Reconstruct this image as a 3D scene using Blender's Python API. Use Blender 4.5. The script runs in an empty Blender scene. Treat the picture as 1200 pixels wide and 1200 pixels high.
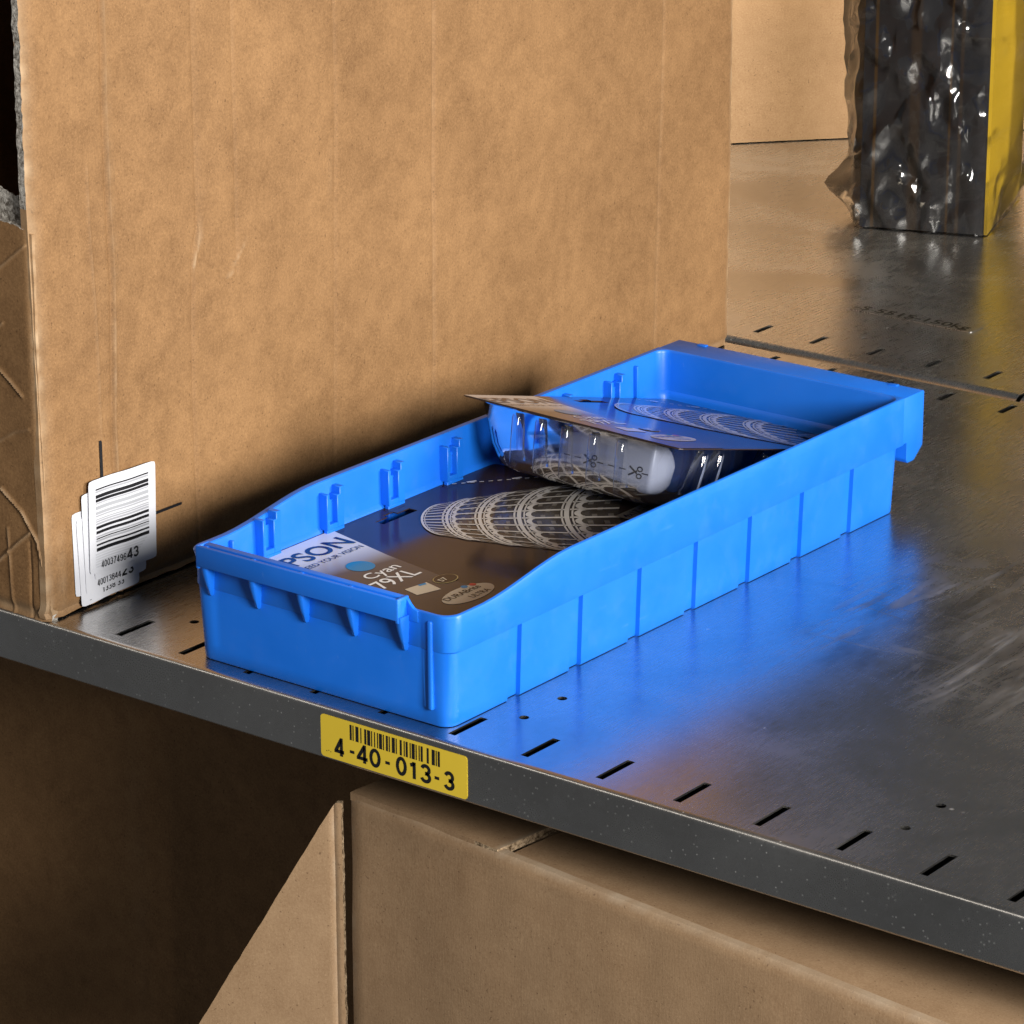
import bpy, bmesh, math, random
from mathutils import Vector, Matrix, noise as mnoise
random.seed(7)
scene = bpy.context.scene
COL = scene.collection

# ------------------------------------------------------------------ camera
cam_d = bpy.data.cameras.new('camera')
cam = bpy.data.objects.new('camera', cam_d); COL.objects.link(cam); scene.camera = cam
YAW, PITCH, ROLL = .6567, -.3323, -.0029
def _cam_axes():
    cy, sy, cp, sp = math.cos(YAW), math.sin(YAW), math.cos(PITCH), math.sin(PITCH)
    f = Vector((-sy*cp, cy*cp, sp)); r = Vector((cy, sy, 0)); u = r.cross(f)
    cr, sr = math.cos(ROLL), math.sin(ROLL)
    return cr*r+sr*u, -sr*r+cr*u, f
_r, _u, _f = _cam_axes()
cam.matrix_world = Matrix(((_r.x, _u.x, -_f.x, 1.1469), (_r.y, _u.y, -_f.y, -1.4293), (_r.z, _u.z, -_f.z, .7617), (0, 0, 0, 1)))
cam_d.sensor_width = 36; cam_d.lens = 36*4164/1200; cam_d.clip_start = .05; cam_d.clip_end = 100

# ------------------------------------------------------------------ world and lamps (a dim hall with studio lamps)
w = bpy.data.worlds.new('World'); scene.world = w; w.use_nodes = True
w.node_tree.nodes['Background'].inputs[0].default_value = (.95, .97, 1, 1)
w.node_tree.nodes['Background'].inputs[1].default_value = .088
def area(name, loc, target, sx, sy, power, col):
    d = bpy.data.lights.new(name, 'AREA'); d.shape = 'RECTANGLE'; d.size = sx; d.size_y = sy; d.energy = power; d.color = col
    o = bpy.data.objects.new(name, d); COL.objects.link(o); o.location = loc
    o.rotation_euler = (Vector(target)-Vector(loc)).to_track_quat('-Z', 'Y').to_euler()
    return o
area('key_softbox', (1.45, -.64, .60), (-.15, .2, .06), .46, .46, 41, (1, .97, .92))
area('side_softbox', (1.72, .66, .62), (-.05, .2, .06), .6, .6, 42, (1, .96, .90))
tube = area('overhead_tube', (-.85, -.75, 1.6), (-.85, -.75, 0), 2.3, .13, 4.2, (1, .93, .84)); tube.rotation_euler = (0, 0, 0)
bl_ = area('back_fill', (-.15, .95, 1.9), (-.80, 1.35, .1), .35, .35, 11, (1, .88, .70)); bl_.data.spread = math.radians(50)  # added fill light, brightens the back carton mirrored in the shelf
scene.view_settings.view_transform = 'Standard'; scene.view_settings.look = 'None'
scene.view_settings.exposure = .18; scene.view_settings.gamma = 1; scene.view_settings.use_curve_mapping = False
scene.cycles.use_denoising = True
scene.cycles.max_bounces = 10; scene.cycles.transparent_max_bounces = 24; scene.cycles.glossy_bounces = 6
scene.cycles.sample_clamp_indirect = 4
scene.cycles.caustics_reflective = False; scene.cycles.caustics_refractive = False

# ------------------------------------------------------------------ helpers
def empty(name, loc=(0, 0, 0), rot=(0, 0, 0)):
    o = bpy.data.objects.new(name, None); COL.objects.link(o); o.location = loc; o.rotation_euler = rot
    o.empty_display_size = .02
    return o
def tag(o, label, cat, group=None, kind=None):
    o['label'] = label; o['category'] = cat
    if group: o['group'] = group
    if kind: o['kind'] = kind
def smooth(me, ang):
    if ang is None: return
    me.shade_smooth(); me.set_sharp_from_angle(angle=math.radians(ang))
def obj(name, me, mat, parent=None, ang=None):
    if mat is not None:
        for m in (mat if isinstance(mat, (list, tuple)) else [mat]): me.materials.append(m)
    smooth(me, ang)
    o = bpy.data.objects.new(name, me); COL.objects.link(o)
    if parent is not None: o.parent = parent
    return o
def mesh(name, V, F, mi=None):
    me = bpy.data.meshes.new(name); me.from_pydata([tuple(v) for v in V], [], F)
    if mi:
        for p, m in zip(me.polygons, mi): p.material_index = m
    me.update(); return me
def bm_mesh(bm, name):
    bmesh.ops.recalc_face_normals(bm, faces=bm.faces)
    me = bpy.data.meshes.new(name); bm.to_mesh(me); bm.free(); return me
def add_box(bm, a, b, bev=0, seg=2):
    vs = [bm.verts.new((x, y, z)) for x in (a[0], b[0]) for y in (a[1], b[1]) for z in (a[2], b[2])]
    fs = [bm.faces.new([vs[i] for i in q]) for q in ((0, 1, 3, 2), (4, 6, 7, 5), (0, 4, 5, 1), (2, 3, 7, 6), (0, 2, 6, 4), (1, 5, 7, 3))]
    if bev:
        es = {e for f in fs for e in f.edges}
        bmesh.ops.bevel(bm, geom=list(es), offset=bev, segments=seg, profile=.5, affect='EDGES')
    return vs
def box_mesh(name, a, b, bev=0, seg=2):
    bm = bmesh.new(); add_box(bm, a, b, bev, seg); return bm_mesh(bm, name)
def prism_mesh(name, poly, axis, a, b, bev=0):
    """extrude a polygon: axis 0 -> poly in (y,z); 1 -> (x,z); 2 -> (x,y)"""
    bm = bmesh.new()
    def pt(p, t):
        return {0: (t, p[0], p[1]), 1: (p[0], t, p[1]), 2: (p[0], p[1], t)}[axis]
    A = [bm.verts.new(pt(p, a)) for p in poly]; B = [bm.verts.new(pt(p, b)) for p in poly]; n = len(poly)
    bm.faces.new(A); bm.faces.new(B[::-1])
    for i in range(n): bm.faces.new((A[i], A[(i+1) % n], B[(i+1) % n], B[i]))
    bmesh.ops.recalc_face_normals(bm, faces=bm.faces)
    if bev: bmesh.ops.bevel(bm, geom=list(bm.edges), offset=bev, segments=2, profile=.5, affect='EDGES')
    return bm_mesh(bm, name)
def rings_mesh(name, rings, cap0=True, cap1=True):
    n = len(rings[0]); V = [p for r in rings for p in r]; F = []
    for k in range(len(rings)-1):
        for i in range(n):
            j = (i+1) % n
            F.append((k*n+i, k*n+j, (k+1)*n+j, (k+1)*n+i))
    if cap0: F.append(tuple(range(n-1, -1, -1)))
    if cap1: F.append(tuple((len(rings)-1)*n+i for i in range(n)))
    return mesh(name, V, F)
def rrect(x0, x1, y0, y1, r, seg=5):
    P = []
    for cx, cy, a0 in ((x1-r, y0+r, -90), (x1-r, y1-r, 0), (x0+r, y1-r, 90), (x0+r, y0+r, 180)):
        for k in range(seg+1):
            a = math.radians(a0+90*k/seg); P.append((cx+r*math.cos(a), cy+r*math.sin(a)))
    return P
def text_data(s, bold=0.0, space=1.0):
    c = bpy.data.curves.new('lettering_source', 'FONT'); c.body = s; c.size = 1; c.offset = bold; c.space_character = space; c.resolution_u = 4
    o = bpy.data.objects.new('lettering_source', c); COL.objects.link(o)
    bpy.context.view_layer.update()
    me = bpy.data.meshes.new_from_object(o.evaluated_get(bpy.context.evaluated_depsgraph_get()))
    V = [(v.co.x, v.co.y) for v in me.vertices]; F = [tuple(p.vertices) for p in me.polygons]
    bpy.data.objects.remove(o); bpy.data.curves.remove(c); bpy.data.meshes.remove(me)
    return V, F
def _arc(cx, cy, rx, ry, a0, a1, n=12):
    return [(cx+rx*math.cos(math.radians(a0+(a1-a0)*k/n)), cy+ry*math.sin(math.radians(a0+(a1-a0)*k/n))) for k in range(n+1)]
# grotesque numerals as pen strokes in a box .56 wide and 1 high (stroke centre lines)
DIGITS = {'0': [_arc(.28, .5, .22, .44, 90, 450, 28)], '1': [[(.10, .74), (.22, .78), (.31, .90), (.32, .94), (.32, 0)]],
          '2': [_arc(.28, .69, .21, .25, 172, -28, 14)+[(.10, .16), (.07, .06), (.52, .06)]],
          '3': [_arc(.27, .715, .20, .225, 165, -80, 14)+[(.25, .505)], [(.25, .505)]+_arc(.27, .285, .225, .225, 88, -165, 16)],
          '4': [[(.40, 0), (.40, .94), (.38, .94), (.06, .28), (.06, .25), (.56, .25)]], '5': [[(.47, .94), (.14, .94), (.10, .52)]+_arc(.28, .32, .21, .26, 130, -160, 16)],
          '6': [_arc(.30, .66, .20, .28, 25, 90, 6)+_arc(.30, .45, .23, .49, 90, 200, 12)+_arc(.285, .31, .215, .25, 200, 520, 24)],
          '7': [[(.06, .94), (.50, .94), (.50, .90), (.30, .5), (.20, 0)]], '8': [_arc(.28, .71, .19, .23, 90, 450, 24), _arc(.28, .27, .22, .25, 90, 450, 24)],
          '9': [_arc(.26, .34, .20, .28, 205, 270, 6)+_arc(.26, .55, .23, .49, 270, 380, 12)+_arc(.275, .69, .215, .25, 20, 340, 24)]}
class Flat:
    """flat print collected in a plane: origin O, axes U (right), V (up), small lift along U x V"""
    def __init__(s, O, U, V, lift):
        s.O, s.U, s.V = Vector(O), Vector(U), Vector(V); s.N = s.U.cross(s.V).normalized(); s.lift = lift; s.v = []; s.f = []
    def p(s, u, v): return s.O+s.U*u+s.V*v+s.N*s.lift
    def poly(s, pts):
        b = len(s.v); s.v += [s.p(*q) for q in pts]; s.f.append(tuple(range(b, b+len(pts))))
    def rect(s, u0, v0, u1, v1): s.poly([(u0, v0), (u1, v0), (u1, v1), (u0, v1)])
    def disc(s, u, v, ru, rv, n=28): s.poly([(u+ru*math.cos(2*math.pi*i/n), v+rv*math.sin(2*math.pi*i/n)) for i in range(n)])
    def strip(s, pts, wd):
        for a, b in zip(pts, pts[1:]):
            d = Vector((b[0]-a[0], b[1]-a[1]))
            if d.length < 1e-9: continue
            n = Vector((-d.y, d.x)).normalized()*wd/2
            s.poly([(a[0]-n.x, a[1]-n.y), (b[0]-n.x, b[1]-n.y), (b[0]+n.x, b[1]+n.y), (a[0]+n.x, a[1]+n.y)])
    def text(s, t, u, v, h, width=None, bold=0.0, skew=0.0, warp=None, space=1.0):
        V, F = text_data(t, bold, space); x0 = min(q[0] for q in V); x1 = max(q[0] for q in V); y1 = max(q[1] for q in V); y0 = min(0, min(q[1] for q in V))
        ky = h/.72; kx = ky if width is None else width/(x1-x0); b = len(s.v)
        for q in V:
            uu, vv = u+(q[0]-x0)*kx+skew*q[1]*ky, v+q[1]*ky
            s.v.append(s.p(uu, vv))
        s.f += [tuple(b+i for i in f) for f in F]
    def ribbon(s, pts, wd):
        P_ = [Vector(q) for q in pts]; n = len(P_); L = []
        closed = (P_[0]-P_[-1]).length < 1e-7
        for i in range(n):
            a = P_[i]-P_[i-1] if i else (P_[0]-P_[-2] if closed else P_[1]-P_[0]); b = P_[i+1]-P_[i] if i < n-1 else (P_[1]-P_[0] if closed else a)
            if a.length < 1e-9: a = b
            if b.length < 1e-9: b = a
            na = Vector((-a.y, a.x)).normalized(); nb = Vector((-b.y, b.x)).normalized(); m_ = na+nb
            m_ = nb if m_.length < .3 else m_.normalized(); k = 1/max(.55, m_.dot(nb)); L.append(m_*k*wd/2)
        for i in range(n-1):
            s.poly([tuple(P_[i]-L[i]), tuple(P_[i+1]-L[i+1]), tuple(P_[i+1]+L[i+1]), tuple(P_[i]+L[i])])
    def digits(s, t, u, v, h, width, weight=.16):
        adv = width/len(t)
        for i, ch in enumerate(t):
            for st_ in DIGITS[ch]: s.ribbon([(u+i*adv+q[0]/.56*adv*.82, v+q[1]*h) for q in st_], weight*h)
    def build(s, name, mat, parent): return obj(name, mesh(name, s.v, s.f), mat, parent)

# ------------------------------------------------------------------ materials
def srgb(r, g, b):
    f = lambda c: (c/255/12.92) if c/255 <= .04045 else ((c/255+.055)/1.055)**2.4
    return (f(r), f(g), f(b), 1)
class Mat:
    def __init__(s, name):
        s.m = bpy.data.materials.new(name); s.m.use_nodes = True; s.t = s.m.node_tree; s.b = s.t.nodes['Principled BSDF']; s.out = s.t.nodes['Material Output']
    def n(s, typ, **kw):
        x = s.t.nodes.new(typ)
        for k, v in kw.items():
            if k in x.inputs: x.inputs[k].default_value = v
            else: setattr(x, k, v)
        return x
    def l(s, a, b): s.t.links.new(a, b)
    def set(s, **kw):
        for k, v in kw.items(): s.b.inputs[k.replace('_', ' ')].default_value = v
        return s
    def coord(s, scale=(1, 1, 1), rot=(0, 0, 0)):
        c = s.n('ShaderNodeTexCoord'); mp = s.n('ShaderNodeMapping'); mp.inputs['Scale'].default_value = scale; mp.inputs['Rotation'].default_value = rot
        s.l(c.outputs['Object'], mp.inputs[0]); return mp.outputs[0]
    def noise(s, co, scale, detail=4, rough=.55, dist=0):
        x = s.n('ShaderNodeTexNoise'); x.inputs['Scale'].default_value = scale; x.inputs['Detail'].default_value = detail; x.inputs['Roughness'].default_value = rough; x.inputs['Distortion'].default_value = dist
        s.l(co, x.inputs['Vector']); return x.outputs['Fac']
    def ramp(s, fac, stops):
        x = s.n('ShaderNodeValToRGB'); e = x.color_ramp.elements
        while len(e) < len(stops): e.new(.5)
        for el, (p, c) in zip(e, stops):
            el.position = p; el.color = c if len(c) == 4 else (*c, 1)
        s.l(fac, x.inputs[0]); return x.outputs[0]
    def val(s, fac, a, b, lo=0., hi=1.):
        x = s.n('ShaderNodeMapRange'); x.inputs[1].default_value = a; x.inputs[2].default_value = b; x.inputs[3].default_value = lo; x.inputs[4].default_value = hi
        s.l(fac, x.inputs[0]); return x.outputs[0]
    def mix(s, fac, a, b, mode='MIX'):
        x = s.n('ShaderNodeMix', data_type='RGBA', blend_type=mode)
        for src, i in ((fac, 0), (a, 6), (b, 7)):
            if hasattr(src, 'is_linked') or hasattr(src, 'links'): s.l(src, x.inputs[i])
            else: x.inputs[i].default_value = src
        return x.outputs[2]
    def math(s, op, a, b=0.):
        x = s.n('ShaderNodeMath', operation=op)
        for src, i in ((a, 0), (b, 1)):
            if hasattr(src, 'links'): s.l(src, x.inputs[i])
            else: x.inputs[i].default_value = src
        return x.outputs[0]
    def bump(s, h, strength, dist=.001, chain=None):
        x = s.n('ShaderNodeBump'); x.inputs['Strength'].default_value = strength; x.inputs['Distance'].default_value = dist
        s.l(h, x.inputs['Height'])
        if chain is not None: s.l(chain, x.inputs['Normal'])
        s.l(x.outputs[0], s.b.inputs['Normal']); return x.outputs[0]

def plain(name, col, rough=.5, metallic=0, spec=.5, coat=0):
    m = Mat(name); m.set(Base_Color=col, Roughness=rough, Metallic=metallic, Specular_IOR_Level=spec, Coat_Weight=coat)
    return m.m

def kraft(name, light, dark, worn):
    m = Mat(name); co = m.coord()
    big = m.noise(co, 9, 3, .6); mid = m.noise(co, 70, 4, .6); fine = m.noise(co, 650, 3, .75)
    fib = m.noise(m.coord((1, 1, .16)), 700, 2, .6)
    f = m.math('ADD', m.math('MULTIPLY', big, .28), m.math('ADD', m.math('MULTIPLY', mid, .27), m.math('MULTIPLY', fine, .45)))
    col = m.ramp(f, [(.36, dark), (.64, light)])
    speck = m.val(m.noise(co, 1300, 2, .5), .66, .74)
    col = m.mix(m.math('MULTIPLY', speck, .45), col, (light[0]*1.35, light[1]*1.4, light[2]*1.5, 1))
    dsp = m.val(m.noise(co, 500, 1, .5), .71, .75)
    col = m.mix(m.math('MULTIPLY', dsp, .5), col, (dark[0]*.35, dark[1]*.3, dark[2]*.3, 1))
    at = m.n('ShaderNodeAttribute', attribute_name='wear')
    col = m.mix(m.math('MULTIPLY', at.outputs['Fac'], .75), col, worn)
    m.l(col, m.b.inputs['Base Color']); m.set(Roughness=.72, Specular_IOR_Level=.25)
    h = m.math('ADD', m.math('MULTIPLY', fib, .5), m.math('ADD', m.math('MULTIPLY', mid, .25), m.math('MULTIPLY', fine, .5)))
    m.bump(h, .35, .0005)
    return m.m
M_KRAFT = kraft('kraft_board', (.325, .180, .078), (.165, .085, .034), (.56, .41, .26, 1))
M_KRAFT2 = kraft('kraft_board_grey', (.40, .262, .150), (.28, .172, .092), (.6, .5, .38, 1))
def fibre(name, a, b):
    m = Mat(name); co = m.coord()
    n = m.noise(co, 260, 4, .75)
    m.l(m.ramp(n, [(.38, a), (.62, b)]), m.b.inputs['Base Color']); m.set(Roughness=.9, Specular_IOR_Level=.1)
    m.bump(n, .9, .002); return m.m
M_TORN = fibre('torn_paper_fibre', (.12, .10, .08, 1), (.62, .58, .52, 1))
M_EDGE = fibre('board_edge', (.07, .042, .02, 1), (.52, .38, .24, 1))

def steel(name, smear=False, lip=False):
    m = Mat(name); co = m.coord()
    brush = m.noise(m.coord((1, .06, 1), (0, 0, .35)), 900, 3, .6)
    cloud = m.noise(co, 7, 5, .6, .6); spang = m.n('ShaderNodeTexVoronoi'); spang.inputs['Scale'].default_value = 260; m.l(co, spang.inputs['Vector'])
    sp = m.n('ShaderNodeSeparateColor'); m.l(spang.outputs['Color'], sp.inputs[0])
    base = m.ramp(cloud, [(.3, (.44, .425, .40)), (.7, (.60, .585, .56))])
    base = m.mix(m.math('MULTIPLY', sp.outputs[0], .12), base, (.75, .75, .75, 1))
    rough = m.math('ADD', m.val(cloud, .3, .7, .17, .28), m.math('MULTIPLY', m.val(brush, .35, .65), .07))
    if smear:
        # rubbed, greasy patch of swirling scuffs with a shape of its own
        c = m.n('ShaderNodeTexCoord')
        gr = m.n('ShaderNodeTexGradient', gradient_type='SPHERICAL'); mp = m.n('ShaderNodeMapping')
        mp.inputs['Location'].default_value = (-.17*6, -.36*4.0, 0); mp.inputs['Scale'].default_value = (6, 4.0, 1)
        m.l(c.outputs['Object'], mp.inputs[0]); m.l(mp.outputs[0], gr.inputs[0])
        st1 = m.noise(m.coord((1, .10, 1), (0, 0, -.75)), 75, 5, .7, .9); st2 = m.noise(m.coord((.12, 1, 1), (0, 0, .35)), 60, 5, .7, 1.2)
        wv = m.math('MAXIMUM', m.val(st1, .50, .64), m.math('MULTIPLY', m.val(st2, .54, .66), .7))
        patch = m.val(m.math('ADD', gr.outputs['Fac'], m.math('MULTIPLY', m.noise(co, 16, 4, .6), .7)), .62, .82)
        scuff = m.math('MULTIPLY', patch, wv)
        rough = m.math('ADD', rough, m.math('MULTIPLY', scuff, .22))
        base = m.mix(m.math('MULTIPLY', patch, m.val(m.noise(m.coord((1, .4, 1), (0, 0, .6)), 30, 3, .6), .45, .6, 0, .55)), base, (.16, .155, .15, 1))
        scr = m.n('ShaderNodeTexNoise'); scr.inputs['Scale'].default_value = 55; scr.inputs['Detail'].default_value = 6
        m.l(m.coord((1, .05, 1), (0, 0, -.9)), scr.inputs['Vector'])
    dots = m.n('ShaderNodeTexVoronoi'); dots.inputs['Scale'].default_value = 330 if lip else 120; m.l(co, dots.inputs['Vector'])
    dsep = m.n('ShaderNodeSeparateColor'); m.l(dots.outputs['Color'], dsep.inputs[0])
    d = m.math('MULTIPLY', m.val(dots.outputs['Distance'], .22, .06), m.math('GREATER_THAN', m.math('ADD', dsep.outputs[1], m.math('MULTIPLY', m.noise(co, 25, 3, .6), .5)), (1.12 if lip else 1.30)))
    base = m.mix(m.math('MULTIPLY', m.noise(co, 1100, 2, .6), .35), base, (.28, .275, .27, 1)) if lip else base
    base = m.mix(m.math('MULTIPLY', d, .55), base, (.95, .95, .93, 1))
    rough = m.math('ADD', rough, m.math('MULTIPLY', d, .35))
    m.l(base, m.b.inputs['Base Color']); m.l(rough, m.b.inputs['Roughness']); m.set(Metallic=1)
    h = m.math('ADD', brush, m.math('MULTIPLY', m.noise(co, 20, 3, .5), 1.5))
    m.bump(h, .02, .0008)
    return m.m
M_STEEL = steel('galvanised_deck', smear=True)
M_STEEL_B = steel('galvanised_deck_back')
M_LIP = steel('galvanised_lip', lip=True)

m = Mat('blue_polypropylene'); co = m.coord()
n1 = m.noise(co, 30, 3, .5); n2 = m.noise(co, 1500, 2, .5)
col = m.ramp(n1, [(.3, (.006, .150, .70)), (.7, (.010, .166, .75))])
scr = m.val(m.noise(m.coord((1, .04, .35), (.2, 0, .1)), 420, 2, .5), .70, .76)           # fine scuffs from sliding on shelves
dust = m.val(m.noise(co, 55, 5, .7), .52, .74)
col = m.mix(m.math('MULTIPLY', scr, .15), col, (.12, .30, .75, 1))
col = m.mix(m.math('MULTIPLY', dust, .018), col, (.30, .33, .38, 1))
m.l(col, m.b.inputs['Base Color'])
m.l(m.math('ADD', m.val(n1, .3, .7, .36, .44), m.math('MULTIPLY', dust, .12)), m.b.inputs['Roughness']); m.set(Specular_IOR_Level=.5)
m.bump(n2, .06, .0003); M_BLUE = m.m

def clear(name, tint, haze, rough, boost=.03, crinkle=0):
    m = Mat(name); t = m.t
    tr = m.n('ShaderNodeBsdfTransparent'); tr.inputs[0].default_value = tint
    gl = m.n('ShaderNodeBsdfGlossy'); gl.inputs['Roughness'].default_value = rough
    df = m.n('ShaderNodeBsdfTranslucent'); df.inputs[0].default_value = (.8, .84, .95, 1)
    fr = m.n('ShaderNodeFresnel'); fr.inputs[0].default_value = 1.5
    if crinkle:
        b = m.n('ShaderNodeBump'); b.inputs['Strength'].default_value = crinkle; b.inputs['Distance'].default_value = .004
        m.l(m.noise(m.coord(), 34, 2, .45), b.inputs['Height']); m.l(b.outputs[0], gl.inputs['Normal']); m.l(b.outputs[0], fr.inputs['Normal'])
    a = m.n('ShaderNodeMixShader'); a.inputs[0].default_value = haze; m.l(tr.outputs[0], a.inputs[1]); m.l(df.outputs[0], a.inputs[2])
    f = m.math('ADD', m.math('MULTIPLY', fr.outputs[0], .9), boost)
    mx = m.n('ShaderNodeMixShader'); m.l(f, mx.inputs[0]); m.l(a.outputs[0], mx.inputs[1]); m.l(gl.outputs[0], mx.inputs[2])
    m.l(mx.outputs[0], m.out.inputs['Surface']); t.nodes.remove(m.b)
    return m.m
M_CLEAR = clear('clear_blister_plastic', (.82, .85, .93, 1), .09, .07, .03)
M_BAG = clear('clear_bag_film', (.95, .95, .94, 1), .02, .10, .06, .15)

def printed(name, col, rough=.13, wav=.0):
    m = Mat(name); co = m.coord(); n = m.noise(co, 40, 3, .5)
    m.set(Roughness=rough, Specular_IOR_Level=.32, IOR=1.45, Base_Color=col)
    m.bump(m.noise(co, 22, 2, .5), .10, .002); return m
M_CARD = printed('printed_card_dark', (.030, .020, .019, 1)).m
mp_ = printed('printed_card_panel', (.06, .045, .04, 1))
sx = mp_.n('ShaderNodeSeparateXYZ'); tc = mp_.n('ShaderNodeTexCoord'); mp_.l(tc.outputs['Object'], sx.inputs[0])
mp_.l(mp_.ramp(mp_.val(mp_.math('ADD', sx.outputs[0], mp_.math('MULTIPLY', sx.outputs[1], -.25)), 0, .12), [(.0, (.62, .62, .64, 1)), (.16, (.60, .60, .62, 1)), (.42, (.085, .066, .06, 1)), (1, (.05, .037, .034, 1))]), mp_.b.inputs['Base Color'])
M_PANEL = mp_.m
M_PNAVY = printed('print_navy', (.008, .012, .05, 1)).m
M_PCYAN = printed('print_cyan', (.0, .19, .42, 1)).m
M_PWHITE = printed('print_white', (.75, .75, .74, 1)).m
M_PBEIGE = printed('print_beige', (.52, .45, .34, 1)).m
M_PSTONE = printed('print_stone', (.52, .49, .45, 1)).m
M_PSTONED = printed('print_stone_shadow', (.055, .045, .036, 1)).m
M_PSTONEM = printed('print_stone_mid', (.15, .135, .115, 1)).m
M_PGOLD = printed('print_gold', (.35, .27, .12, 1)).m
M_PRED = printed('print_red', (.45, .03, .03, 1)).m
M_PBROWN = printed('print_brown', (.02, .013, .012, 1)).m
M_BLACK = plain('black_ink', (.008, .008, .010, 1), .45)
M_GREYINK = plain('grey_ink', (.36, .37, .40, 1), .5)
M_LGREYINK = plain('faded_ink', (.55, .56, .6, 1), .5)
def paper(name, col, rough):
    m = Mat(name); co = m.coord(); n = m.noise(co, 60, 4, .6)
    m.l(m.mix(m.math('MULTIPLY', n, .12), col, (col[0]*.6, col[1]*.6, col[2]*.6, 1)), m.b.inputs['Base Color']); m.set(Roughness=rough)
    m.bump(m.noise(co, 45, 2, .5), .15, .001); return m.m
M_WHITE = paper('white_sticker_paper', (.66, .67, .72, 1), .38)
M_YELLOW = paper('yellow_label_film', (.78, .56, .045, 1), .33)
M_GREYBOX = paper('pale_grey_pouch', (.33, .34, .38, 1), .35)
M_INK = plain('cartridge_black', (.02, .02, .025, 1), .3)

M_UNDER = plain('slot_shade_dark', (.05, .048, .045, 1), .7, 0)  # dark colour stands in for the shade seen through the slots
M_STAMP = plain('stamped_recess_shade', (.035, .03, .022, 1), .5, 1)  # dark tone paints the shade inside the stamped letters
# ------------------------------------------------------------------ steel shelves
PITCH_S = .0509
SLOT0 = .0547
def deck_mesh(name, x0, x1, y0, y1, slots, holes, sw=.0052, thick=.0012):
    """flat sheet at z=0 with real rectangular slots and round holes; slots: (x,y,len); holes: (x,y,r)"""
    cells = [(x-sw/2, x+sw/2, y-l/2, y+l/2, None) for x, y, l in slots]+[(x-r*1.6, x+r*1.6, y-r*1.6, y+r*1.6, r) for x, y, r in holes]
    rows = {}
    for c in cells: rows.setdefault((round(c[2], 6), round(c[3], 6)), []).append(c)
    V, F = [], []
    def q(*pts):
        b = len(V); V.extend(pts); F.append(tuple(range(b, b+len(pts))))
    y = y0
    for (ya, yb), cs in sorted(rows.items()):
        if ya > y: q((x0, y, 0), (x1, y, 0), (x1, ya, 0), (x0, ya, 0))
        x = x0
        for xa, xb, _, _, r in sorted(cs):
            if xa < x0 or xb > x1: continue
            q((x, ya, 0), (xa, ya, 0), (xa, yb, 0), (x, yb, 0)); x = xb
            if r is None:
                d = -thick
                R = [(xa, ya), (xb, ya), (xb, yb), (xa, yb)]
            else:
                N = 16; cx, cy = (xa+xb)/2, (ya+yb)/2; R = []; O = []; h = (xb-xa)/2
                for k in range(N):
                    a = 2*math.pi*k/N; c_, s_ = math.cos(a), math.sin(a); m_ = max(abs(c_), abs(s_))
                    R.append((cx+r*c_, cy+r*s_)); O.append((cx+h*c_/m_, cy+h*s_/m_))
                for k in range(N):
                    j = (k+1) % N
                    q((*R[k], 0), (*O[k], 0), (*O[j], 0), (*R[j], 0))
                d = -thick
            for k in range(len(R)):
                a, b = R[k], R[(k+1) % len(R)]
                q((*a, 0), (*b, 0), (*b, d), (*a, d))
        q((x, ya, 0), (x1, ya, 0), (x1, yb, 0), (x, yb, 0)); y = yb
    q((x0, y, 0), (x1, y, 0), (x1, y1, 0), (x0, y1, 0))
    me = mesh(name, V, F)
    bm = bmesh.new(); bm.from_mesh(me); bmesh.ops.remove_doubles(bm, verts=bm.verts, dist=1e-6); bm.to_mesh(me); bm.free()
    return me
def sweep_x(name, prof, x0, x1, nx=1):
    V, F = [], []; n = len(prof)
    for k in range(nx+1):
        V += [(x0+(x1-x0)*k/nx, p[0], p[1]) for p in prof]
    for k in range(nx):
        for i in range(n-1): F.append((k*n+i, k*n+i+1, (k+1)*n+i+1, (k+1)*n+i))
    return mesh(name, V, F)
def arc(cy, cz, r, a0, a1, n):
    return [(cy+r*math.cos(math.radians(a0+(a1-a0)*k/n)), cz+r*math.sin(math.radians(a0+(a1-a0)*k/n))) for k in range(n+1)]
XL, XR = -1.3, .95
shelf = empty('steel_shelf', (0, -.0141, 0))
tag(shelf, 'galvanised steel shelf with slotted front edge carrying the blue bin and open carton', 'shelf')
oy = .0141                              # local y = world y + oy
xs = [SLOT0+k*PITCH_S for k in range(-24, 17)]
hx = [.021+.2505*k for k in range(-5, 4)]
slots = [(x, .0128+oy, .0300) for x in xs]+[(x-.0085, .7125+oy, .022) for x in xs]
holes = [(x, .0420+oy, .0029) for x in hx]+[(x, .0778+oy, .0029) for x in hx]+[(x, .672+oy, .0029) for x in hx]
RB = .0042
holes2 = []
obj('deck', deck_mesh('deck', XL, XR, RB, .7315+oy, slots, holes), M_STEEL, shelf)
lipz = -.0327
prof = arc(RB, -RB, RB, 90, 180, 7)+arc(.0035, lipz+.0035, .0035, 180, 270, 6)+[(.016, lipz)]+[(.016, lipz+.012)]
obj('front_lip', sweep_x('front_lip', prof, XL, XR), M_LIP, shelf, 50)
obj('rear_lip', sweep_x('rear_lip', arc(.7315+oy, -.003, .003, 90, 0, 4)+[(.7345+oy, -.03)], XL, XR), M_STEEL_B, shelf, 50)
def slot_shade_trough(parent, x0, x1, y0, y1, d=.028):  # closed trough added below the slots and holes to keep them dark
    b = bmesh.new(); add_box(b, (x0, y0, -d), (x1, y1, -d+.001)); add_box(b, (x0, y0-.0015, -d), (x1, y0, -.0013)); add_box(b, (x0, y1, -d), (x1, y1+.0015, -.0013))
    obj('slot_shade_trough', bm_mesh(b, 'slot_shade_trough'), M_UNDER, parent)
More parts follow.
